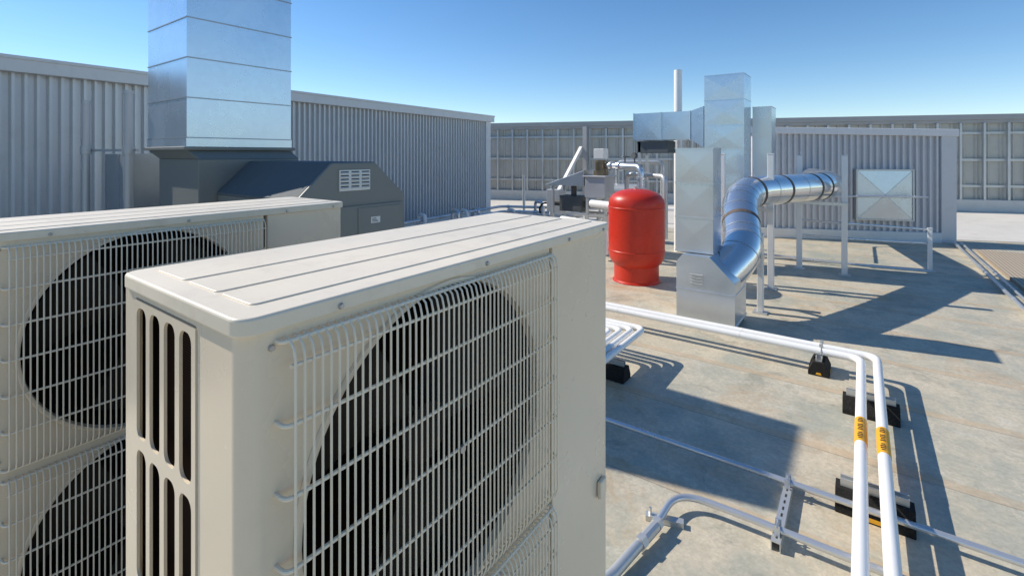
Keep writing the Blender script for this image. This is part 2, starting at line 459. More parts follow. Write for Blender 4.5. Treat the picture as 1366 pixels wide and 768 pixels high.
    mb.obj('shade_liner', 'shade_liner', root)  # added dark sheets that block light and keep the interior black
    for y in (.12, .72):
        MB().box(L.x-D-.03, L.x+.03, L.y+y, L.y+y+.08, 0, zb-.022).obj('foot', 'galv_d', root, bevel=.004)
    for z0 in fz:
        mb = MB(); prof = [(hr+.007, .0005), (hr+.005, .004), (hr+.002, .005), (hr-.002, .004), (hr-.004, -.008), (hr-.005, -.014)]
        mb.lathe(P(0, fy, z0), prof, 64, 'X')
        mb.obj('fan_ring', 'cab', root, smooth=True, recalc=False)
        mb = MB(); mb.lathe(P(0, fy, z0), [(hr-.0052, -.010), (hr-.009, -.12)], 48, 'X', 1)
        mb.lathe(P(0, fy, z0), [(0.001, -.045), (.03, -.046), (.05, -.055), (.055, -.1)], 32, 'X')
        for k in range(3):
            a0 = k*2*math.pi/3+.4; vs = []; nr_, na = 6, 9
            for i in range(nr_):
                r = .05+(hr-.025-.05)*i/(nr_-1); span = .95+.35*i/(nr_-1)
                for j in range(na):
                    t = j/(na-1); A = a0+(t-.5)*span+.25*i/(nr_-1)
                    vs.append(P(-.06-.055*t+.012*math.sin(math.pi*t), fy+r*math.cos(A), z0+r*math.sin(A)))
            mb.add(vs, [(i*na+j, i*na+j+1, (i+1)*na+j+1, (i+1)*na+j) for i in range(nr_-1) for j in range(na-1)])
        mb.obj('fan', ['black', 'shade_liner'], root, smooth=True)
        mb = MB(); y0, y1 = .048, .636; za, zc = z0+.261, z0-.258
        nw = 52; gx = .025
        for i in range(nw):
            y = y0+(y1-y0)*i/(nw-1)
            mb.tube([P(.002, y, za), P(gx-.014, y, za), P(gx-.004, y, za-.008), P(gx, y, za-.022), P(gx, y, zc+.02), P(gx-.006, y, zc+.006), P(gx-.016, y, zc), P(.002, y, zc)], .00175, 6)
        for z in [za-.002]+[z0+.165-.083*k for k in range(5)]+[zc+.002]:
            edge = z in (za-.002, zc+.002)
            xo = gx-.013 if edge else gx-.0035
            mb.tube(fillet([P(-.001, y0-.010, z), P(xo, y0-.009, z), P(xo, y1+.004, z), P(-.001, y1+.004, z)], .010, 4), .0027, 8)
        mb.tube([P(gx-.003, y0-.004, za-.028), P(gx-.003, y1+.002, za-.028)], .0024, 8)
        gd = mb.obj('fan_guard', 'wire', root, smooth=True)
        mb = MB()
        mb.tube([P(gx+.001, fy, z0), P(gx+.005, fy, z0)], .006, 12)
        mb.obj('guard_clip', 'screw', gd)
    for x, y, z in [(.006, .12, zt+.008), (.006, .42, zt+.008), (.006, .72, zt+.008), (.006, .9, zt+.008),
                    (0, .033, 1.478), (0, .033, .99)]:
        mb = MB().tube([P(x, y, z), P(x+.0015, y, z), P(x+.004, y, z)], [.0042, .0042, .003], 12)
        mb.obj('screw', 'screw', root, smooth=True)
    return root
u1 = build_unit((-.55, .255, 0), 'beige twin-fan condensing unit with slotted side grille')
u2 = copy_thing(u1, (-1.61, .175, 0), 0, 'beige twin-fan condensing unit beside the grey exhaust hood')

# ------------------------------------------------------------------ ducts
def duct_faces(mb, x0, x1, y0, y1, z0, z1, nseg, puff=.008, mi=0, e=.006, ms=0, sh=.005):
    zs = [z0+(z1-z0)*i/nseg for i in range(nseg+1)]
    for i in range(nseg):
        a, b_ = zs[i]+.004, zs[i+1]-.004
        for q, nn in (([(x0,y0),(x1,y0)], (0,-1)), ([(x1,y0),(x1,y1)], (1,0)), ([(x1,y1),(x0,y1)], (0,1)), ([(x0,y1),(x0,y0)], (-1,0))):
            (ax, ay), (bx, by) = q
            vs = [(ax,ay,a),(bx,by,a),(bx,by,b_),(ax,ay,b_),((ax+bx)/2+nn[0]*puff,(ay+by)/2+nn[1]*puff,(a+b_)/2)]
            if puff: mb.add(vs, [(0,1,4),(1,2,4),(2,3,4),(3,0,4)], mi)
            else: mb.add(vs[:4], [(0,1,2,3)], mi)
    for i, z in enumerate(zs):
        mb.box(x0-e, x1+e, y0-e, y1+e, z-sh, z+sh, ms)
def duct_x(mb, x0, x1, y0, y1, z0, z1, nseg, puff=.008, mi=0, e=.007):
    xs = [x0+(x1-x0)*i/nseg for i in range(nseg+1)]
    for i in range(nseg):
        a, b_ = xs[i]+.003, xs[i+1]-.003
        for q, nn in (([(y0,z0),(y0,z1)], (-1,0)), ([(y0,z1),(y1,z1)], (0,1)), ([(y1,z1),(y1,z0)], (1,0)), ([(y1,z0),(y0,z0)], (0,-1))):
            (ay, az), (by, bz) = q
            vs = [(a,ay,az),(b_,ay,az),(b_,by,bz),(a,by,bz),((a+b_)/2,(ay+by)/2+nn[0]*puff,(az+bz)/2+nn[1]*puff)]
            mb.add(vs, [(0,1,4),(1,2,4),(2,3,4),(3,0,4)], mi)
    for x in xs: mb.box(x-.005, x+.005, y0-e, y1+e, z0-e, z1+e, mi)

ex = thing('exhaust_unit', (-4.6, 2.1, 0), 'grey rooftop exhaust unit topped by a tall square galvanised duct', 'ventilation unit')
mb = MB(); duct_faces(mb, -5.38, -4.52, 1.66, 2.56, 1.84, 1.84+.333*5, 5, 0, 0, .006, 1, .0045)
mb.box(-5.385, -4.515, 1.655, 2.565, 1.765, 1.835)
mb.obj('duct_stack', ['galv_b', 'seamstrip'], ex)
mb = MB()
mb.box(-5.41, -4.49, 1.63, 2.59, 1.735, 1.764)
top = [(-5.38, 1.66), (-4.52, 1.66), (-4.52, 2.56), (-5.38, 2.56)]; bot = [(-5.30, 1.72), (-4.45, 1.72), (-4.45, 2.60), (-5.30, 2.60)]
vs = [(x, y, 1.734) for x, y in top]+[(x, y, 1.66) for x, y in bot]
mb.add(vs, [(i, (i+1) % 4, (i+1) % 4+4, i+4) for i in range(4)])
mb.box(-5.30, -4.45, 1.72, 2.60, .35, 1.659)
mb.obj('transition', 'hoodgrey', ex, bevel=.006)
prof = [(1.86, .35), (1.86, 1.38), (2.13, 1.635), (2.53, 1.635), (2.84, 1.36), (2.84, .35)]
mb = MB(); mb.prism(prof, lambda a, b_, d: (d, a, b_), -4.44, -3.2)
hs = mb.obj('housing', 'hoodgrey', ex, bevel=.008)
mb = MB(); pr2 = [(1.855, 1.378), (2.128, 1.640), (2.532, 1.640), (2.845, 1.362), (2.845, 1.34), (2.53, 1.615), (2.13, 1.615), (1.855, 1.355)]
mb.prism(pr2, lambda a, b_, d: (d, a, b_), -4.43, -3.22)
mb.obj('sky_tint_cover', 'dark_skytint', ex, bevel=.003)  # thin cover whose colour carries the sky reflection on the hood top
mb = MB(); mb.box(-3.199, -3.185, 1.93, 2.80, .9, 1.30); mb.box(-3.186, -3.179, 2.35, 2.78, .92, 1.28)
mb.obj('access_door', 'hoodgrey', hs, bevel=.005)
mb = MB(); mb.box(-3.199, -3.19, 2.19, 2.47, 1.42, 1.58)
for k in range(5):
    for c in range(3): mb.obox((-3.186, 2.235+.095*c, 1.445+.028*k), (.018, .07, .005), 0, rad(35), 0, 1)
for k in range(5):
    for c in range(3): mb.box(-3.1895, -3.1885, 2.2+.095*c, 2.27+.095*c, 1.448+.028*k, 1.458+.028*k, 2)
mb.obj('louvre_vent', ['vent', 'vent', 'ink'], hs)
mb = MB(); mb.box(-3.1785, -3.1775, 2.47, 2.56, 1.15, 1.2)
for k in range(3): mb.box(-3.1774, -3.1770, 2.48, 2.54-.01*k, 1.16+.012*k, 1.165+.012*k, 1)
mb.obj('data_label', ['labelw', 'ink'], hs)
MB().box(-5.36, -3.15, 1.74, 2.9, 0, .349).obj('curb', 'cap', ex, bevel=.01)

def vent_pipe(x, y, zt, r, lab):
    e = thing('vent_pipe', (x, y, 0), lab, 'pipe', 'vertical vent pipes by the wall')
    MB().tube([(x, y, 0), (x, y, zt)], r, 16).obj('pipe', 'vpipe', e, smooth=True)
    mb = MB(); mb.tube([(x, y, zt), (x, y, zt+.03)], r*1.15, 16); mb.tube([(x, y, 1.70), (x, y, 1.78)], r*1.3, 16)
    mb.objs('collar', 'vpipe', e, smooth=True)
    return e
vent_pipe(-6.43, 1.45, 2.22, .035, 'slim grey vent pipe by the ribbed wall')
vent_pipe(-5.70, 1.60, 2.28, .040, 'slim grey vent pipe with a round clamp')
e = thing('duct_box', (-6.1, 1.8, 0), 'dull galvanised duct box between vent pipes', 'duct')
mb = MB(); duct_x(mb, -6.62, -5.78, 1.66, 2.1, .5, 1.70, 2); mb.obj('box', 'seamstrip', e)
mb = MB()
for x in (-6.5, -5.9): mb.box(x-.03, x+.03, 1.7, 1.76, 0, .488); mb.box(x-.03, x+.03, 2.0, 2.06, 0, .488)
mb.objs('leg', 'galv_d', e)
e = thing('pipe_bracket', (-6.1, 1.5, 1.74), 'thin steel bracket tying the vent pipes together', 'bracket')
MB().bar((-6.50, 1.49, 1.74), (-5.62, 1.65, 1.74), .025, .025).obj('bar', 'vpipe', e)

# red expansion tank
tx, ty = -2.475, 6.29
tk = thing('expansion_tank', (tx, ty, 0), 'red steel expansion tank standing on a ring base', 'tank')
pr = [(.001, 1.235), (.10, 1.231), (.19, 1.215), (.27, 1.185), (.325, 1.145), (.355, 1.10), (.368, 1.05), (.37, 1.02), (.37, .40), (.365, .34), (.345, .28), (.31, .235), (.27, .2), (.2, .17)]
MB().lathe((tx, ty, 0), pr, 64).obj('vessel', 'red', tk, smooth=True)
mb = MB(); mb.lathe((tx, ty, 0), [(.295, .25), (.295, .03), (.315, .012), (.315, 0)], 48)
mb.obj('base_ring', 'red', tk, smooth=True)
mb = MB(); mb.tube([(tx, ty, 1.23), (tx, ty, 1.27)], .035, 16); mb.obj('top_fitting', 'galv_d', tk, smooth=True)
mb = MB(); mb.lathe((tx, ty, 0), [(.371, 1.0), (.375, .995), (.375, .985), (.371, .98)], 64)
mb.lathe((tx, ty, 0), [(.371, .43), (.375, .425), (.375, .415), (.371, .41)], 64); mb.objs('weld_seam', 'red', tk, smooth=True)

# round elbow duct assembly
rd = thing('round_duct', (-1.35, 5.2, 0), 'shiny galvanised round duct with banded elbow rising from a floor box', 'duct')
mb = MB()
bx = [(-1.52, .06), (-1.52, .62), (-1.46, .70), (-1.20, .70), (-.97, .47), (-.97, .06)]
mb.prism(bx, lambda a, b_, d: (a, d, b_), 4.93, 5.46)
mb.box(-1.528, -.962, 4.922, 5.468, .05, .07); mb.box(-1.526, -.964, 4.924, 5.466, .355, .365)
mb.obj('floor_box', 'galv', rd, bevel=.003)
mb = MB()
for k in range(4): mb.obox((-1.32, 4.926, .43+.028*k), (.12, .012, .012), 0, 0, rad(30))
mb.objs('louvre_blade', 'galv_d', rd)
mb = MB()
for x, y in ((-1.48, 4.96), (-1.01, 4.96), (-1.48, 5.43), (-1.01, 5.43)): mb.box(x-.03, x+.03, y-.02, y+.02, 0, .049)
mb.objs('foot', 'galv_d', rd)
path = [(-1.16, 5.24, .46), (-1.0, 5.50, .68), (-1.22, 6.38, 1.235), (-.46, 8.42, 1.235), (-.40, 9.1, 1.235), (-.85, 11.50, 1.235)]
gp = [Vector(path[0])]
rs = (.22, .42, .25, .4)
for i in range(1, len(path)-1):
    f_ = fillet([path[i-1], path[i], path[i+1]], rs[i-1], 4)
    gp += f_[1:-1]
gp.append(Vector(path[-1]))
MB().tube(gp, .195, 36).obj('duct_run', 'chrome', rd, smooth=True)
def seg_along(pts, s0, s1, k=4):
    tot = [(b_-a).length for a, b_ in zip(pts, pts[1:])]
    def at(s_):
        for (a, b_), l in zip(zip(pts, pts[1:]), tot):
            if s_ <= l: return a+(b_-a)*s_/l
            s_ -= l
        return pts[-1]
    return [at(s0+(s1-s0)*i/k) for i in range(k+1)]
for s0 in (.33, .50, .62, 1.0, 1.20, 1.34, 1.48, 2.0, 2.75, 3.6, 3.9, 4.6):
    MB().tube(seg_along(gp, s0, s0+.014, 1), .200, 36, 0, False).obj('joint_band', 'galv', rd, smooth=True)
for s0 in (.80, 1.62, 2.3, 3.1, 3.4):
    MB().tube(seg_along(gp, s0, s0+.05, 1), .1975, 36, 0, False).obj('sealant_band', 'seal', rd, smooth=True)

ta = thing('duct_tower', (-1.38, 5.18, .7), 'square galvanised duct riser standing on the floor box', 'duct')
mb = MB(); duct_faces(mb, -1.565, -1.195, 5.05, 5.38, .712, 1.76, 3, .004); mb.obj('duct', 'galv', ta)
tb = thing('duct_assembly', (-1.6, 7.9, 0), 'tall galvanised duct stack with a side branch box', 'duct')
mb = MB(); duct_faces(mb, -1.93, -1.38, 7.62, 8.15, .3, 2.88, 7, .004); mb.obj('stack', 'galv_b', tb)
mb = MB(); duct_faces(mb, -1.36, -1.1, 8.17, 8.6, 1.0, 2.42, 3, .003); mb.obj('side_duct', 'galv', tb)
mb = MB(); duct_x(mb, -3.06, -2.15, 7.66, 8.12, 1.93, 2.37, 2, .004)
mb.add([(-2.14,7.66,1.93),(-2.14,8.12,1.93),(-2.14,8.12,2.37),(-2.14,7.66,2.37),(-1.945,7.64,1.80),(-1.945,8.13,1.80),(-1.945,8.13,2.43),(-1.945,7.64,2.43)],
       [(0,4,7,3),(1,2,6,5),(3,7,6,2),(0,1,5,4)])
mb.obj('branch_box', 'galv_b', tb)
MB().box(-3.02, -2.5, 7.7, 8.08, 1.72, 1.915).obj('damper', 'dark_skytint', tb, bevel=.01)
mb = MB()
for x, y in ((-2.98, 7.72), (-2.98, 8.05), (-2.3, 8.05)): mb.box(x-.02, x+.02, y-.02, y+.02, 0, 1.9)
mb.objs('leg', 'galv_d', tb)
MB().box(-2.0, -1.3, 7.55, 8.22, 0, .29).obj('curb', 'cap', tb, bevel=.01)
fl = thing('flue_pipe', (-2.62, 8.6, 0), 'tall white flue pipe rising behind the branch duct', 'pipe')
MB().tube([(-2.62, 8.6, 0), (-2.62, 8.6, 3.18)], .068, 20).obj('pipe', 'white', fl, smooth=True)
MB().tube([(-2.62, 8.6, 2.3), (-2.62, 8.6, 2.38)], .076, 20).obj('coupling', 'white', fl, smooth=True)

def post(x, y, h, w=.036, label='bright galvanised post holding the round duct'):
    e = thing('support_post', (x, y, 0), label, 'post', 'galvanised support posts')
    mb = MB()
    mb.box(x-w, x+w, y-w, y+w, .012, h)
    mb.obj('channel', 'post', e, bevel=.006)
    MB().box(x-.07, x+.07, y-.07, y+.07, 0, .012).obj('base_plate', 'galv_d', e)
    MB().box(x-w-.004, x+w+.004, y-w-.004, y+w+.004, h, h+.012).obj('cap', 'post', e, bevel=.004)
    return e
for x, y, h in ((-.935, 6.88, 1.70), (-1.52, 6.92, 1.70), (-.756, 8.34, 1.68), (-.20, 8.26, 1.68), (-1.25, 5.95, .70)):
    post(x, y, h)
post(-.885, 5.78, .84, .030)
post(.80, 9.25, .62, .026, 'short galvanised post carrying thin conduits')
def cross(p0, p1, label='galvanised cross strut carrying the round duct'):
    mb = MB(); mb.bar(p0, p1, .042, .042); o = mb.obj('cross_strut', 'galv'); tag(o, label, 'strut', 'cross struts')
cross((-1.56, 6.82, 1.0), (-.90, 6.82, 1.0)); cross((-.79, 8.20, 1.0), (-.16, 8.20, 1.0)); cross((-1.28, 5.93, .60), (-.85, 5.76, .60))
def conduit(pts, r, label, mat='conduit', fr=.1, couple=None, cat='conduit', name='conduit'):
    p = fillet(pts, fr, 8) if len(pts) > 2 else [Vector(q) for q in pts]
    mb = MB(); mb.tube(p, r, 12)
    L_ = sum((b_-a).length for a, b_ in zip(p, p[1:]))
    o = mb.obj(name, mat, smooth=True); tag(o, label, cat)
    if couple:
        s_ = couple*.6
        while s_ < L_-.1:
            MB().tube(seg_along(p, s_, s_+.06, 1), r*1.3, 12).obj('coupling', mat, o, smooth=True); s_ += couple
    return o
conduit([(-.75, 8.40, .72), (-.2, 8.36, .72), (.82, 9.31, .60)], .015, 'thin metal conduit strung between posts', couple=1)
conduit([(-.75, 8.40, .5), (-.2, 8.36, .5), (.82, 9.31, .40)], .015, 'thin metal conduit strung between posts', couple=1)
conduit([(-1.5, 8.9, .05), (.2, 8.9, .05), (.78, 9.0, .05)], .02, 'metal conduit lying on the roof by the screen wall', couple=1)
conduit([(-.9, 9.2, .9), (-.9, 10.9, .9), (1.0, 11.9, .9)], .018, 'metal conduit fixed along the pale screen wall', couple=1)
conduit([(1.40, 4.6, .05), (1.40, 12.3, .05)], .022, 'long metal conduit beside the walkway', couple=2)
conduit([(1.50, 4.6, .05), (1.50, 12.3, .05)], .016, 'long slim conduit beside the walkway', couple=2)

e = thing('wall_cap', (.3, 12.0, .4), 'square galvanised cap with pyramid creases on pale wall', 'duct cap')
def WP(s_, o_, z):
    q = Vector((*EL, 0))+te*s_+ne*o_; return (q.x, q.y, z)
sa = (Vector((-.117, 11.83, 0))-Vector((*EL, 0))).dot(te); sb = (Vector((.747, 12.19, 0))-Vector((*EL, 0))).dot(te)
z0, z1 = .44, 1.38
mb = MB(); mb.add([WP(sa, .12, z0), WP(sb, .12, z0), WP(sb, .12, z1), WP(sa, .12, z1), WP((sa+sb)/2, .142, (z0+z1)/2)], [(0,1,4),(1,2,4),(2,3,4),(3,0,4)])
mb.add([WP(sa, .0, z0), WP(sb, .0, z0), WP(sb, .0, z1), WP(sa, .0, z1), WP(sa, .12, z0), WP(sb, .12, z0), WP(sb, .12, z1), WP(sa, .12, z1)], [(0,1,5,4),(1,2,6,5),(2,3,7,6),(3,0,4,7)])
for c0 in ((sa, z0), (sb, z0), (sb, z1), (sa, z1)):
    mb.bar(WP(c0[0], .121, c0[1]), WP((sa+sb)/2, .143, (z0+z1)/2), .008, .004, 1)
mb.obj('panel', ['galv_b', 'seamstrip'], e)
mb = MB()
for a, b_, c, d in ((sa-.03, sa-.002, z0-.03, z1+.03), (sb+.002, sb+.03, z0-.03, z1+.03), (sa-.002, sb+.002, z0-.03, z0-.002), (sa-.002, sb+.002, z1+.002, z1+.03)):
    wallbar(mb, EL, ER, a, b_, .0, .135, c, d)
mb.obj('frame', 'galv_d', e)

# ------------------------------------------------------------------ white insulated pipes
def wpipe(pts, r, fr, label):
    p = fillet(pts, fr, 8)
    mb = MB(); mb.tube(p, r, 20)
    s_ = .35; L_ = sum((b_-a).length for a, b_ in zip(p, p[1:]))
    while s_ < L_-.2: mb.tube(seg_along(p, s_, s_+.012, 1), r+.0012, 20); s_ += 1.1
    o = mb.obj('insulated_pipe', 'white', smooth=True); tag(o, label, 'pipe', 'white insulated roof pipes'); return o
pa = wpipe([(-3.4, 4.46, .17), (-.005, 4.46, .17), (-.005, .9, .17)], .028, .09, 'white insulated pipe with yellow marker turning across roof')
pb = wpipe([(-3.4, 4.56, .17), (.092, 4.56, .17), (.092, .9, .17)], .028, .09, 'white insulated pipe with yellow marker turning across roof')
def marker(parent, x, y0, y1, r):
    mb = MB(); mb.tube([(x, y0, .17), (x, y1, .17)], r+.0018, 20)
    k = 13
    for i in range(k):
        if i in (4, 9): continue
        y = y0+.025+(y1-y0-.05)*i/(k-1)
        a = rad(96); ra = r+.0026
        mb.obox((x+ra*math.cos(a), y, .17+ra*math.sin(a)), (.024 if (i % 3) else .016, .008, .0012), 0, rad(90)-a, 0, 1)
    mb.obj('pipe_marker', ['yellow', 'ink'], parent, smooth=True)
marker(pa, -.005, 3.14, 3.42, .028); marker(pb, .092, 3.08, 3.36, .028)
for k in range(4):
    q = k*.068
    wpipe([(-2.75, 3.93-q, .24), (-1.48-q, 3.93-q, .24), (-1.48-q, 2.55, .24)], .024, .08, 'white insulated pipe bending beside a rubber block')

def block(cx, cy, rz, label, yellow=True, hl=.15):
    e = thing('pipe_support', (cx, cy, 0), label, 'pipe support', 'rubber pipe supports')
    c, s_ = math.cos(rz), math.sin(rz)
    f = lambda a, b_, d: (cx+d*c-a*s_, cy+d*s_+a*c, b_)
    mb = MB(); mb.prism([(-.07, 0), (-.07, .03), (-.038, .105), (.038, .105), (.07, .03), (.07, 0)], f, -hl, hl)
    b_ = mb.obj('block', 'rubber', e, bevel=.003)
    mb = MB(); mb.prism([(-.0205, .106), (-.0205, .1415), (-.014, .1415), (-.014, .112), (.014, .112), (.014, .1415), (.0205, .1415), (.0205, .106)], f, -hl+.02, hl-.02)
    mb.obj('strut', 'galv_d', e)
    if yellow:
        mb = MB()
        for sgn in (-1, 1):
            mb.add([f(sgn*.0715, .008, -.05), f(sgn*.0715, .008, .05), f(sgn*.0715, .028, .04), f(sgn*.0715, .028, -.04)], [(0,1,2,3)])
        for d in (-hl-.001, hl+.001): mb.add([f(-.020, .012, d), f(.020, .012, d), f(.012, .028, d), f(-.012, .028, d)], [(0,1,2,3)])
        mb.objs('reflective_strip', 'yellow', b_)
    return e
block(-.27, 4.50, rad(90), 'black rubber block with strut under paired white pipes', True, .12)
block(.045, 3.92, 0, 'black rubber block with strut under paired white pipes', False)
block(.045, 2.84, 0, 'black rubber block with yellow strip under white pipes')
block(-1.58, 3.45, 0, 'black rubber block under bundled white pipes', False)
block(-2.4, 4.50, rad(90), 'black rubber block with strut under paired white pipes', False)
block(.045, 1.5, 0, 'black rubber block with strut under paired white pipes')
for (x, y) in ((-.27, 4.46), (-.27, 4.56)):
    mb = MB(); mb.tube([(x+.012, y+.031*math.cos(rad(a)), .17+.031*math.sin(rad(a))) for a in range(-40, 221, 20)], .003, 6)
    mb.box(x, x+.024, y-.004, y+.004, .198, .225)
    tag(mb.obj('pipe_clamp', 'galv_d'), 'small steel clamp gripping white pipe on strut', 'clamp', 'pipe clamps')

conduit([(-3.2, 2.76, .058), (4.0, 2.80, .058)], .0155, 'straight metal conduit crossing the roof', couple=3.05)
flex = conduit([(-1.0, 1.1, .03), (-.80, 1.80, .035), (-.745, 2.12, .045), (-.735, 2.385, .058), (-.45, 2.40, .058), (3.2, 2.42, .058)], .0155, 'metal conduit with swept bend and screw fitting', fr=.15)
mb = MB(); mb.tube([(-.762, 2.02, .043), (-.745, 2.12, .046)], .024, 10); mb.tube([(-.768, 1.985, .042), (-.762, 2.02, .043)], .029, 6)
mb.tube([(-.745, 2.12, .046), (-.743, 2.15, .048)], .028, 6)
mb.obj('conduit_fitting', 'galv_d', flex, smooth=False)
mb = MB(); mb.tube([(-1.0, 1.1, .03), (-.80, 1.80, .035), (-.769, 1.985, .042)], .022, 12); mb.obj('sheath', 'galv_d', flex, smooth=True)
e = thing('strut_rail', (-.3, 2.6, 0), 'slotted steel strut rail under two metal conduits', 'strut rail')
mb = MB(); mb.box(-.319, -.315, 2.34, 2.86, 0, .041); mb.box(-.285, -.281, 2.34, 2.86, 0, .041); mb.box(-.315, -.285, 2.34, 2.86, .037, .041)
for k in range(9): mb.box(-.304, -.296, 2.365+.052*k, 2.39+.052*k, .0412, .0416, 1)
mb.obj('channel', ['galv_d', 'ink'], e)
for y in (2.40, 2.765):
    mb = MB(); mb.tube([(-.30, y+.018*math.cos(rad(a)), .058+.018*math.sin(rad(a))) for a in range(-40, 221, 20)], .0035, 6)
    mb.box(-.312, -.288, y-.026, y-.021, .041, .09); mb.box(-.312, -.288, y+.021, y+.026, .041, .09); mb.tube([(-.3, y-.034, .083), (-.3, y+.034, .083)], .004, 8)
    mb.obj('clamp', 'galv', e)
e = thing('strut_rail', (-.75, 2.22, 0), 'short steel strut beneath the conduit bend', 'strut rail')
mb = MB(); mb.bar((-.82, 2.20, .0125), (-.66, 2.25, .0125), .035, .025); mb.obj('channel', 'galv_d', e)
mb = MB(); mb.tube([(-.80, 2.206, .025), (-.80, 2.206, .055)], .007, 6); mb.obj('bolt', 'galv', e)

# ------------------------------------------------------------------ pump skid
mc = thing('pump_skid', (-3.7, 7.9, 0), 'grey mechanical pump skid with sloped hood and valves', 'machine')
mb = MB(); mb.prism([(-4.75, 1.14), (-3.95, 1.14), (-3.95, 1.42)], lambda a, b_, d: (a, d, b_), 7.6, 8.1); mb.obj('sloped_hood', 'galv', mc, bevel=.004)
mb = MB(); mb.box(-3.93, -3.55, 7.6, 8.0, .95, 1.30); mb.box(-3.96, -3.52, 7.57, 8.03, 1.302, 1.33); mb.obj('control_cabinet', 'vpipe', mc, bevel=.006)
mb = MB()
for x in (-4.6, -3.9, -3.55):
    for y in (7.64, 8.06): mb.box(x-.02, x+.02, y-.02, y+.02, 0, .62 if x > -4 else 1.13)
mb.box(-4.62, -3.5, 7.625, 7.655, .62, .66); mb.box(-4.62, -3.5, 8.045, 8.075, .62, .66)
mb.box(-3.92, -3.88, 7.62, 7.66, .66, .95); mb.box(-3.57, -3.53, 7.62, 7.66, .66, .95)
mb.obj('frame', 'galv_d', mc)
mb = MB(); mb.box(-4.5, -4.05, 7.7, 8.0, .67, .95); mb.tube([(-4.7, 7.85, .8), (-3.6, 7.85, .8)], .06, 12); mb.tube([(-4.28, 7.85, .95), (-4.28, 7.85, 1.12)], .05, 12)
mb.obj('pump_body', 'darkpart', mc, bevel=.01)
mb = MB(); mb.tube([(-3.74, 7.85, 1.33), (-3.74, 7.85, 1.42)], .13, 20); mb.tube([(-3.74, 7.85, 1.42), (-3.74, 7.85, 1.60)], .10, 20)
for k in range(6): mb.tube([(-3.74, 7.85, 1.44+.025*k), (-3.74, 7.85, 1.45+.025*k)], .112, 20)
mb.obj('motor', 'brass', mc, smooth=True)
mb = MB(); mb.box(-3.84, -3.64, 7.76, 7.94, 1.62, 1.80); mb.obj('junction_box', 'vent', mc, bevel=.01)
mb = MB(); mb.tube(fillet([(-3.62, 7.85, 1.5), (-3.1, 7.6, 1.5), (-2.85, 7.45, 1.5), (-2.85, 7.45, .5)], .12), .055, 16)
for q in ([(-3.35, 7.72, 1.5), (-3.3, 7.70, 1.5)], [(-2.85, 7.45, 1.1), (-2.85, 7.45, 1.16)], [(-3.52, 7.80, 1.5), (-3.48, 7.78, 1.5)], [(-2.85, 7.45, 1.3), (-2.85, 7.45, 1.34)]): mb.tube(q, .085, 16)
mb.obj('feed_pipe', 'galv', mc, smooth=True)
mb = MB(); mb.tube(fillet([(-3.3, 7.95, 1.0), (-3.3, 7.95, 1.36), (-2.6, 7.5, 1.36), (-2.45, 7.4, 1.36), (-2.45, 7.4, .4)], .12), .04, 16)
mb.obj('return_pipe', 'galv_d', mc, smooth=True)
mb = MB(); mb.tube(fillet([(-3.75, 7.5, .86), (-3.1, 7.3, .86), (-3.1, 7.3, .1)], .1), .065, 16)
mb.tube(fillet([(-4.3, 7.45, .55), (-3.35, 7.15, .55), (-3.35, 7.15, .1)], .1), .065, 16)
mb.objs('drain_pipe', 'white', mc, smooth=True)
mb = MB(); mb.tube([(-3.2, 7.63, 1.56), (-3.2, 7.63, 1.66)], .012, 8)
for k in range(12):
    a, c = 2*math.pi*k/12, 2*math.pi*(k+1)/12
    mb.tube([(-3.2+.07*math.cos(a), 7.63+.07*math.sin(a), 1.66), (-3.2+.07*math.cos(c), 7.63+.07*math.sin(c), 1.66)], .008, 6)
mb.obj('valve_wheel', 'darkpart', mc)
mb = MB(); mb.tube([(-2.98, 7.5, 1.56), (-2.98, 7.5, 1.63)], .012, 8); mb.tube([(-2.99, 7.47, 1.68), (-2.97, 7.51, 1.68)], .05, 20)
mb.obj('gauge', 'darkpart', mc)
e = thing('filter_housing', (-3.95, 8.9, 0), 'small silver filter housing on legs behind the pump skid', 'filter')
MB().tube([(-4.35, 9.0, .95), (-3.55, 9.1, .95)], .17, 24).obj('body', 'galv_d', e, smooth=True)
mb = MB()
for x, y in ((-4.2, 9.02), (-3.7, 9.08)): mb.box(x-.03, x+.03, y-.08, y+.08, 0, .8)
mb.objs('leg', 'galv_d', e)
MB().tube(fillet([(-3.95, 9.05, 1.1), (-3.95, 9.05, 1.55), (-3.1, 9.2, 1.55), (-3.1, 9.2, 0)], .1), .04, 12).obj('riser_pipe', 'galv_d', e, smooth=True)
e = thing('electrical_box', (-4.9, 8.3, 0), 'grey electrical box mounted on a small strut frame', 'electrical box')
MB().box(-5.15, -4.85, 8.3, 8.45, .55, 1.0).obj('enclosure', 'vpipe', e, bevel=.01)
mb = MB(); mb.box(-5.16, -5.12, 8.455, 8.495, 0, 1.2); mb.box(-4.88, -4.84, 8.455, 8.495, 0, 1.2); mb.objs('leg', 'galv_d', e)

e = thing('kicker_brace', (-8.5, 14.6, 0), 'pale diagonal steel brace propping the parapet', 'brace')
mb = MB(); mb.bar((-8.45, 14.0, .05), (-8.15, 15.5, 1.95), .12, .10); mb.obj('diagonal', 'cap', e)
mb = MB(); mb.box(-8.6, -8.3, 13.85, 14.15, 0, .06); mb.obj('foot_plate', 'galv_d', e)
e = MB().box(-8.08, -7.92, 15.45, 15.58, 0, 2.7).obj('steel_post', 'pcap'); tag(e, 'dark steel post standing at the parapet', 'post')

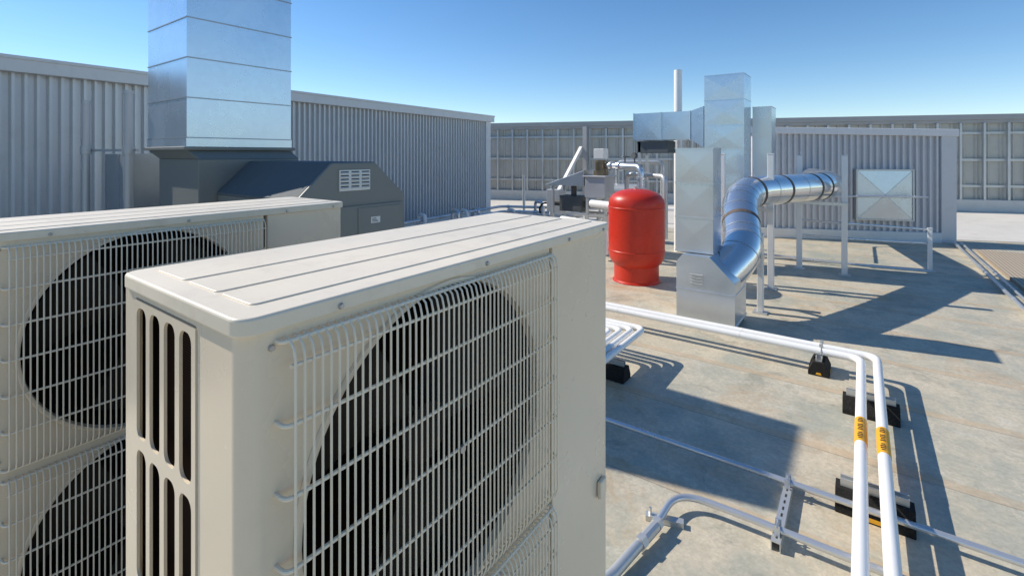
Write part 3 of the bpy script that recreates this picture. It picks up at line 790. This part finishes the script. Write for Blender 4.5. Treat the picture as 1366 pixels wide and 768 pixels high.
def riser(x, y, h, mat, lab):
    e = thing('valve_riser', (x, y, 0), lab, 'valve', 'small valve risers')
    mb = MB(); mb.tube(fillet([(x, y, 0), (x, y, h), (x+.25, y-.1, h), (x+.25, y-.1, 0)], .08), .035, 12); mb.obj('pipe', mat, e, smooth=True)
    mb = MB(); mb.tube([(x, y, h*.5), (x, y, h*.5+.09)], .055, 12); mb.obj('valve_body', 'galv_d', e, smooth=True)
    mb = MB(); mb.tube([(x, y, h*.5+.045), (x+.12, y-.05, h*.5+.045)], .012, 8); mb.obj('lever', 'black', e)
for i, (x, y, h) in enumerate(((-6.9, 6.5, .55), (-6.6, 7.1, .6), (-6.9, 7.7, .52), (-7.1, 8.3, .5), (-6.7, 9.1, .42), (-6.2, 9.5, .6), (-5.3, 9.9, .5), (-4.6, 9.6, .62), (-5.6, 8.9, .6))):
    riser(x, y, h, 'conduit' if i % 2 else 'white', 'small bent pipe riser with a valve on the roof')
for k, (z, m_) in enumerate(((.38, 'conduit'), (.30, 'white'), (.46, 'conduit'))):
    conduit([(-6.35-.12*k, 5.0, z), (-6.75-.12*k, 9.0+.1*k, z), (-3.9, 10.2+.15*k, z)], .03, 'grey pipe run along the base of the penthouse', m_, .2, 1.2, 'pipe', 'pipe_run')
conduit([(-6.2, 11.3, .35), (-2.6, 12.2, .35)], .05, 'white pipe run in front of the parapet', 'white', .2, 1.2, 'pipe', 'pipe_run')
conduit([(-7.9, 11.5, .0), (-7.9, 11.5, 1.1)], .04, 'short upright grey pipe near the parapet', 'galv_d', .2, None, 'pipe', 'upright_pipe')
mb = MB(); mb.tube([Vector((-5.75+.16*math.cos(rad(a)), 9.3+.07*math.cos(rad(a)), .45+.16*math.sin(rad(a)))) for a in range(-30, 211, 15)], .022, 10)
tag(mb.obj('hose_loop', 'black', smooth=True), 'short black hose loop above the roof pipes', 'hose')

# ------------------------------------------------------------------ light, sky, camera
a, b_ = 1.2, .27
d = Vector((a, b_, -1)).normalized()
sun = bpy.data.lights.new('sun', 'SUN'); sun.energy = 5.0; sun.angle = rad(.5); sun.color = (1, .92, .80)
so = bpy.data.objects.new('sun', sun); so.rotation_euler = d.to_track_quat('-Z', 'Y').to_euler(); COL.objects.link(so)
w = bpy.data.worlds.new('World'); S.world = w; w.use_nodes = True; n = w.node_tree
bg = n.nodes['Background']; sky = n.nodes.new('ShaderNodeTexSky'); sky.sky_type = 'NISHITA'; sky.sun_disc = False
sky.sun_elevation = math.atan(1/math.hypot(a, b_)); sky.sun_rotation = math.atan2(-a, -b_) % (2*math.pi)
sky.air_density = 1.0; sky.dust_density = .05; sky.ozone_density = 1.8; sky.altitude = 1200
hs_ = n.nodes.new('ShaderNodeHueSaturation'); hs_.inputs['Saturation'].default_value = 1.22
n.links.new(sky.outputs[0], hs_.inputs['Color'])
n.links.new(hs_.outputs[0], bg.inputs[0]); bg.inputs[1].default_value = .15
cam = bpy.data.cameras.new('camera'); cam.sensor_width = 36; cam.lens = 645/1366*36
cam.shift_y = -(384-206)/1366; cam.clip_start = .02; cam.clip_end = 6000
co = bpy.data.objects.new('camera', cam); co.location = (0, 0, H); co.rotation_euler = (rad(90), 0, rad(35.9)); COL.objects.link(co)
S.camera = co
S.view_settings.view_transform = 'Standard'; S.view_settings.look = 'None'; S.view_settings.exposure = 0
